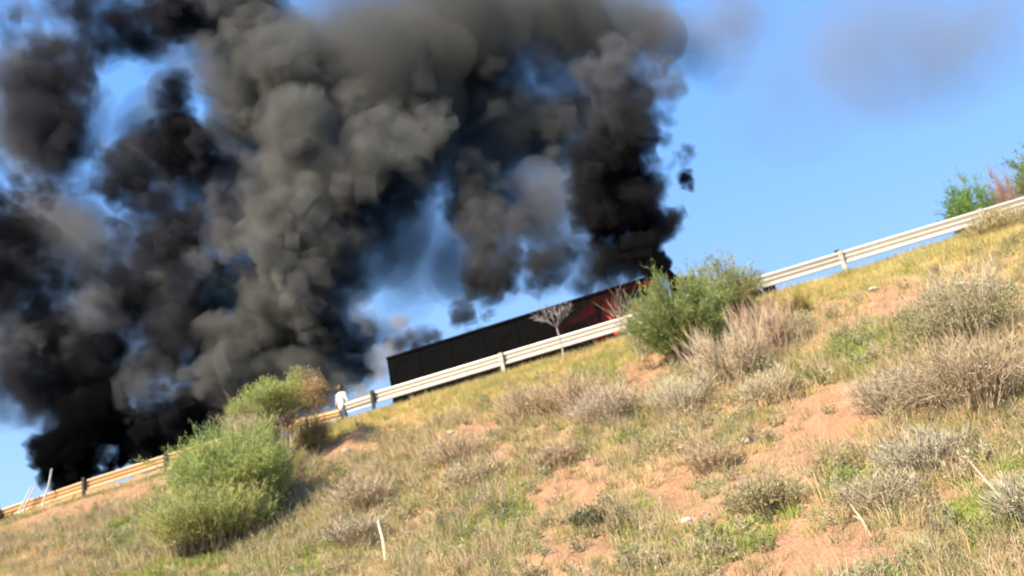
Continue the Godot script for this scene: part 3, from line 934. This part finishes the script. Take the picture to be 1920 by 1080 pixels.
	dry_shrub("dry_shrub", "wide brown dry shrub under the leafless little tree", at_uv(15.0, 4.9), 1.0, 0.8, 80, Color(0.45, 0.34, 0.21), 0.55, 0.2, "dry shrubs on the slope", 2, Color(0.42, 0.33, 0.19), 1000)
	dry_shrub("dry_shrub", "pinkish grey dry shrub at the lower end of the gully", at_uv(17.2, 6.6), 0.9, 0.8, 80, Color(0.46, 0.36, 0.26), 0.55, 0.2, "dry shrubs on the slope", 2, Color(0.41, 0.34, 0.22), 900)
	dry_shrub("dry_shrub", "straw coloured dry shrub above the big bare soil patch on the right", at_uv(20.7, 7.6), 0.7, 0.6, 60, Color(0.46, 0.39, 0.25), 0.55, 0.2, "dry shrubs on the slope", 2, Color(0.43, 0.35, 0.21), 700)
	dry_shrub("dry_shrub", "grey brown shrub on the right edge of the big bare soil patch", at_uv(22.7, 9.3), 0.75, 0.7, 70, Color(0.41, 0.34, 0.24), 0.55, 0.2, "dry shrubs on the slope", 2, Color(0.38, 0.32, 0.20), 900)
	dry_shrub("dry_shrub", "ragged grey shrub between the tangled brown shrub and the bleached stalks", at_uv(22.6, 11.2), 0.7, 0.6, 70, Color(0.41, 0.35, 0.26), 0.55, 0.2, "dry shrubs on the slope", 2, Color(0.36, 0.33, 0.20), 900)
	dry_shrub("dry_shrub", "low brown shrub left of the pale wooden stake", at_uv(12.3, 9.2), 0.8, 0.55, 70, Color(0.42, 0.34, 0.24), 0.55, 0.2, "dry shrubs on the slope", 2, Color(0.40, 0.34, 0.21), 900)
	dry_shrub("dry_shrub", "loose tan shrub right of the pale wooden stake", at_uv(14.4, 8.0), 0.7, 0.55, 60, Color(0.45, 0.35, 0.23), 0.55, 0.2, "dry shrubs on the slope", 2, Color(0.41, 0.34, 0.20), 800)
	dry_shrub("dry_shrub", "thin rusty brown shrub above the left orange soil patch", at_uv(16.3, 7.9), 0.55, 0.5, 50, Color(0.41, 0.30, 0.20), 0.55, 0.2, "dry shrubs on the slope", 2, Color(0.39, 0.30, 0.17), 500)
	dry_shrub("dry_shrub", "bushy grey shrub in the bottom right corner", at_uv(23.6, 13.2), 0.7, 0.6, 70, Color(0.40, 0.34, 0.25), 0.55, 0.2, "dry shrubs on the slope", 2, Color(0.36, 0.34, 0.20), 1200)
	dry_shrub("dry_shrub", "small dark leafy shrub at the bottom, under the left soil patch", at_uv(17.4, 10.6), 0.35, 0.38, 26, Color(0.28, 0.24, 0.14), 0.7, 0.1, "dry shrubs on the slope", 2, Color(0.09, 0.11, 0.05), 900)
	spiky("spiky_plant", "dark grey spiky plant right of the big feathery green bush", at_uv(10.35, 6.4), 34, 0.55, 0.05, Color(0.10, 0.10, 0.085))
	spiky("spiky_plant", "pale spiky plant below the dark grey spiky one", at_uv(11.1, 7.7), 30, 0.45, 0.04, Color(0.36, 0.34, 0.26))
	spiky("spiky_plant", "dark spiky tuft at the left end of the guardrail", at_uv(-6.9, 0.35), 34, 0.8, 0.07, Color(0.03, 0.03, 0.025))


func crest_tree():
	var bark := Color(0.2, 0.15, 0.1)
	var t := thing("small_tree", "small tree with a round green crown on thin stems before the guardrail", "tree", at_uv(7.7, 4.4))
	var trunk := Buf.new()
	var crown := Buf.new()
	var brown := Buf.new()
	for i in 5:
		var a := TAU * i / 5.0
		var p := Vector3(cos(a), 0, sin(a)) * 0.08
		var q := Vector3(cos(a) * 0.3, 1.5, sin(a) * 0.3)
		trunk.stick(p, q, 0.028, 0.02, bark, 5)
		for k in 8:
			var c := Vector3(rng.randf_range(-1.0, 1.0), 0, rng.randf_range(-0.9, 0.9))
			var dome := sqrt(maxf(0.0, 1.0 - c.length_squared() * 0.55))
			var e := Vector3(c.x * 1.15 + 0.2, 1.75 + dome * 1.15 * rng.randf_range(0.25, 1.0), c.z)
			var m := q.lerp(e, 0.5) + any_way() * 0.1
			trunk.stick(q, m, 0.016, 0.011, bark, 4)
			trunk.stick(m, e, 0.011, 0.005, bark)
			var dry := e.x > 0.75
			var tone := jitter(Color(0.38, 0.28, 0.15) if dry else Color(0.33, 0.36, 0.12), 0.25)
			for w in 420:
				var o := e + any_way() * Vector3(0.36, 0.26, 0.36) * pow(rng.randf(), 0.5)
				var ld := (any_way() + Vector3.UP * 0.7).normalized()
				(brown if dry else crown).leaf(o, ld, ld.cross(any_way()).normalized(), rng.randf_range(0.06, 0.12), 0.018, jitter(tone, 0.18))
	part("trunk", trunk, M.wood, t)
	part("crown", crown, M.leaf, t)
	var o := part("dry_crown", brown, M.leaf, t)
	o.set_meta("label", "brown withered right part of the crown")
	dry_shrub("dry_shrub", "tall pinkish brown dead shrub left of the small tree with a round crown", at_uv(5.9, 2.7), 0.95, 2.0, 80, Color(0.47, 0.36, 0.24), 0.55, 0.2, "dry shrubs on the slope", 2, Color(0.45, 0.35, 0.20), 3200)
	dry_shrub("dry_shrub", "pale grey green shrub at the far left of the dead shrub by the small tree", at_uv(4.9, 2.0), 0.55, 1.55, 46, Color(0.45, 0.42, 0.27), 0.45, 0.3, "dry shrubs on the slope", 2, Color(0.43, 0.42, 0.23), 1800)
	dry_shrub("dry_shrub", "thin upright weed stalks growing round the small tree's stems", at_uv(8.1, 5.2), 0.35, 1.2, 22, Color(0.41, 0.32, 0.18), 0.3, 0.5, "dry shrubs on the slope", 2, Color(0.42, 0.34, 0.17), 500)


func bare_tree():
	var t := thing("bare_tree", "small leafless tree with a flat fan of grey twigs before the rail", "tree", at_uv(15.3, 1.7))
	var col := Color(0.3, 0.26, 0.24)
	var b := Buf.new()
	b.stick(Vector3.ZERO, Vector3(0.02, 0.6, 0), 0.03, 0.026, col, 5)
	b.stick(Vector3(0.02, 0.6, 0), Vector3(-0.02, 1.15, 0.02), 0.026, 0.02, col, 5)
	part("trunk", b, M.wood, t)
	var c := Buf.new()
	for i in 11:
		var a := TAU * i / 11.0
		var d := Vector3(cos(a) * 1.0, rng.randf_range(0.45, 1.5), sin(a) * 0.8).normalized()
		twig(c, Vector3(-0.02, 1.12, 0.02), d, rng.randf_range(0.42, 0.6), 0.013, 2, col, 0.6, 0.12)
	part("branches", c, M.wood, t)


func small_things():
	# a pale stake, fallen marker posts, dead branches, stones
	var s := thing("wooden_stake", "pale bare wooden stake standing upright at the bottom edge", "stake", at_uv(13.35, 10.2))
	var b := Buf.new()
	b.stick(Vector3(0, -0.3, 0), Vector3(-0.01, 0.35, 0.0), 0.034, 0.03, Color(0.62, 0.52, 0.36), 6)
	b.stick(Vector3(-0.01, 0.35, 0), Vector3(-0.05, 0.72, 0.02), 0.03, 0.022, Color(0.66, 0.56, 0.4), 6)
	b.stick(Vector3(-0.05, 0.72, 0.02), Vector3(-0.055, 0.735, 0.02), 0.022, 0.004, Color(0.66, 0.56, 0.4), 6)
	part("shaft", b, M.wood, s)
	var lean := [[-6.18, 0.45, -5.62, 1.10, "white marker post leaning right beside the dark spiky tuft"], [-6.02, 0.42, -5.46, 1.06, "second white marker post leaning close against the first one"], [-5.1, 0.45, -4.68, 1.5, "tall bent white marker post left of the dark rail post"]]
	for m in lean:
		var t := thing("marker_post", m[4], "marker post", deck(m[0], 0.25, 0.0), 0.0, "white marker posts at the rail's left end")
		var p := Buf.new()
		var foot := Vector3(0, 0, 0)
		var low: Vector3 = Vector3.UP * (m[1] - 0.1) + ALONG * -0.02
		var top: Vector3 = ALONG * (m[2] - m[0]) + Vector3.UP * m[3]
		var mid: Vector3 = low.lerp(top, 0.5) + (ALONG * 0.06 if m[3] > 1.3 else Vector3.ZERO)
		p.stick(foot, low, 0.035, 0.035, Color.WHITE, 8)
		p.stick(low, mid, 0.035, 0.033, Color.WHITE, 8)
		p.stick(mid, top, 0.033, 0.03, Color.WHITE, 8)
		p.stick(top, top + (top - mid).normalized() * 0.01, 0.03, 0.001, Color.WHITE, 8)
		part("pole", p, M.white, t)
	var sticks := [[24.9, 7.7, 1.1, 1.0, -0.38, 1.0, "pale dead branch slanting through the grey green shrub"], [24.0, 10.3, 0.75, 0.9, -0.3, 0.8, "pale dead branch sticking out of the tangled brown shrub"], [23.3, 12.6, 0.2, -0.25, 0.6, 0.75, "bleached stalk leaning in the bottom right corner"],
		[21.6, 12.7, 0.1, -0.2, 0.7, 0.5, "short bleached stalk at the bottom edge, right of the middle"], [21.15, 5.2, 0.6, 0.02, 1.0, 0.8, "brown upright dead stick between the dry shrubs"]]
	for k in sticks:
		var t := thing("dead_branch", k[6], "branch", at_uv(k[0], k[1], 0.0), 0.0, "dead branches on the slope")
		var p := Buf.new()
		var d: Vector3 = (ALONG * k[3] + Vector3.UP * k[4]).normalized()
		var o: Vector3 = Vector3.UP * k[2] if k[4] < 0.0 else Vector3.ZERO
		var col := Color(0.5, 0.42, 0.32) if k[0] != 21.15 else Color(0.25, 0.15, 0.1)
		var from: Vector3 = o - d * k[5] * 0.5 if k[4] < 0.0 else o - d * 0.05
		var mid: Vector3 = from + d * k[5] * 0.5 + any_way() * 0.03
		p.stick(from, mid, 0.022, 0.018, col, 5)
		p.stick(mid, from + d * k[5], 0.018, 0.006, col, 5)
		p.stick(mid, mid + (d + any_way() * 0.8).normalized() * k[5] * 0.3, 0.012, 0.003, col, 4)
		part("stem", p, M.wood, t)
	var rocks := [[18.9, 8.6, 0.13, "pale flat stone under the pale grey dry shrub"], [20.1, 9.0, 0.10, "pale stone at the upper edge of the lower soil patch"], [23.6, 2.6, 0.14, "pale stone in the yellow grass below the right guardrail"], [19.1, 11.3, 0.09, "pale pebble in the lowest orange soil patch"], [12.6, 4.3, 0.10, "pale stone on bare soil right of the washed out hollow"],
		[9.3, 3.9, 0.12, "pale stone on the orange bank under the small tree"], [5.9, 0.7, 0.2, "pale rubble lump under the torn guardrail beam"], [6.6, 0.75, 0.16, "smaller pale rubble lump by the torn guardrail beam"], [7.2, 0.6, 0.22, "grey broken slab beside the guardrail's torn end"]]
	for k in rocks:
		var t := MeshInstance3D.new()
		t.name = numbered("stone")
		t.mesh = rock(k[2], Color(0.6, 0.54, 0.45) if k[0] != 7.2 else Color(0.42, 0.39, 0.36))
		t.position = at_uv(k[0], k[1], k[2] * 0.25)
		t.rotation.y = rng.randf() * TAU
		tag(t, k[3], "stone", "stones on the slope")
		add_child(t)


func rock(r: float, col: Color) -> ArrayMesh:
	var b := Buf.new()
	var n := FastNoiseLite.new()
	n.seed = rng.randi() % 999
	n.frequency = 0.9
	var pt := func(i: int, j: int) -> Vector3:
		var e := PI * j / 6.0
		var a := TAU * (i % 9) / 9.0
		var d := Vector3(sin(e) * cos(a), cos(e), sin(e) * sin(a))
		return d * r * (1.0 + 0.5 * n.get_noise_3dv(d * 1.4)) * Vector3(1.3, 0.65, 1.0)
	for j in 6:
		for i in 9:
			b.quad(pt.call(i, j), pt.call(i + 1, j), pt.call(i + 1, j + 1), pt.call(i, j + 1), jitter(col, 0.08))
	return b.mesh(M.stone)


# ---------------------------------------------------------------- grass and weeds

func tuft(blades: int, tall: float, wide: float, width: float, lean: float) -> Buf:
	var b := Buf.new()
	for i in blades:
		var a := rng.randf() * TAU
		var out := Vector3(cos(a), 0, sin(a))
		var d := (Vector3.UP + out * rng.randf_range(0.0, lean) + any_way() * 0.15).normalized()
		var k := rng.randf_range(0.72, 1.25)
		b.blade(out * wide * sqrt(rng.randf()), d, d.cross(any_way()).normalized(), tall * rng.randf_range(0.45, 1.1), width, out * rng.randf_range(0.0, 0.8) - Vector3.UP * rng.randf_range(0.0, 0.7), Color(k * rng.randf_range(0.95, 1.08), k, k * rng.randf_range(0.85, 1.05)))
	return b


func weed(stems: int, tall: float) -> Buf:
	var b := Buf.new()
	for i in stems:
		var a := rng.randf() * TAU
		var d := (Vector3(cos(a) * 0.5, 1.0, sin(a) * 0.5) + any_way() * 0.3).normalized()
		var l := tall * rng.randf_range(0.5, 1.1)
		var k := rng.randf_range(0.75, 1.2)
		b.leaf(Vector3(cos(a), 0, sin(a)) * 0.05, d, d.cross(any_way()).normalized(), l, 0.012, Color(k, k * 0.9, k * 0.8))
		for j in 7:
			var o := d * l * rng.randf_range(0.25, 1.0) + Vector3(cos(a), 0, sin(a)) * 0.05
			var ld := (any_way() + Vector3.UP * 0.4).normalized()
			b.leaf(o, ld, ld.cross(any_way()).normalized(), rng.randf_range(0.04, 0.09), 0.025, Color(k, k, k))
	return b


func scatter(called: String, label: String, category: String, mesh: Mesh, spots: Array):
	var mm := MultiMesh.new()
	mm.transform_format = MultiMesh.TRANSFORM_3D
	mm.use_colors = true
	mm.mesh = mesh
	mm.instance_count = spots.size()
	for i in spots.size():
		mm.set_instance_transform(i, spots[i][0])
		mm.set_instance_color(i, spots[i][1])
	var o := MultiMeshInstance3D.new()
	o.name = numbered(called)
	o.multimesh = mm
	tag(o, label, category, "", "stuff")
	add_child(o)


func spot(u: float, v: float, size: float, col: Color) -> Array:
	var turn := Basis(Vector3.UP, rng.randf() * TAU) * Basis(Vector3.RIGHT, rng.randf_range(-0.2, 0.2))
	return [Transform3D(turn.scaled(Vector3(size, size * rng.randf_range(0.8, 1.2), size)), at_uv(u, v, -0.01)), col]


func ground_cover():
	var fine := []
	var straw := []
	var green := []
	var weeds := []
	var tall := []
	for i in 62000:
		var u := rng.randf_range(-8.0, 31.0)
		var v := rng.randf_range(0.25, 17.5)
		if v > 6.0 + u * 0.42 or u > 25.5 + maxf(0.0, 6.0 - v):   # not in view
			continue
		var bare := soil_share(u, v)
		if rng.randf() < bare * 0.93:
			continue
		var g := green_share(u, v)
		var s := straw_share(u, v)
		var w := patchy.get_noise_2d(u * 1.3 + 200.0, v * 1.3)
		var roll := rng.randf()
		if roll < s * 0.75:
			straw.append(spot(u, v, rng.randf_range(0.6, 1.2), jitter(Color(0.72, 0.59, 0.27).lerp(Color(0.50, 0.47, 0.19), clampf(w * 1.3, 0.0, 0.7)), 0.22)))
		elif roll < s * 0.75 + 0.1 + g * 0.5:
			green.append(spot(u, v, rng.randf_range(0.5, 1.1), jitter(Color(0.36, 0.37, 0.12).lerp(Color(0.36, 0.45, 0.11), g * rng.randf()), 0.25)))
		elif roll < 0.62:
			fine.append(spot(u, v, rng.randf_range(0.5, 1.15), jitter(Color(0.65, 0.485, 0.275).lerp(Color(0.47, 0.43, 0.22), clampf(0.5 + w * 1.6, 0.0, 1.0)), 0.25)))
		elif roll < 0.71 and v > 2.0:
			weeds.append(spot(u, v, rng.randf_range(0.6, 1.3), jitter(Color(0.46, 0.38, 0.25).lerp(Color(0.28, 0.3, 0.14), rng.randf()), 0.28)))
		elif v > 3.0 and w > -0.1:
			tall.append(spot(u, v, rng.randf_range(0.6, 1.3), jitter(Color(0.57, 0.43, 0.275), 0.25)))
	scatter("dry_grass", "short tan dry grass all over the slope", "grass", tuft(34, 0.26, 0.16, 0.010, 0.7).mesh(M.grass), fine)
	scatter("yellow_grass", "yellow grass along the top of the slope below the guardrail", "grass", tuft(36, 0.24, 0.17, 0.010, 0.8).mesh(M.grass), straw)
	scatter("green_grass", "green grass growing in patches on the slope", "grass", tuft(36, 0.24, 0.15, 0.012, 0.6).mesh(M.grass), green)
	scatter("weeds", "small grey olive leafy weeds between the dry grass", "weeds", weed(11, 0.28).mesh(M.grass), weeds)
	scatter("dead_stalks", "thin brown dead stalks standing over the slope", "weeds", tuft(16, 0.5, 0.12, 0.009, 0.45).mesh(M.grass), tall)
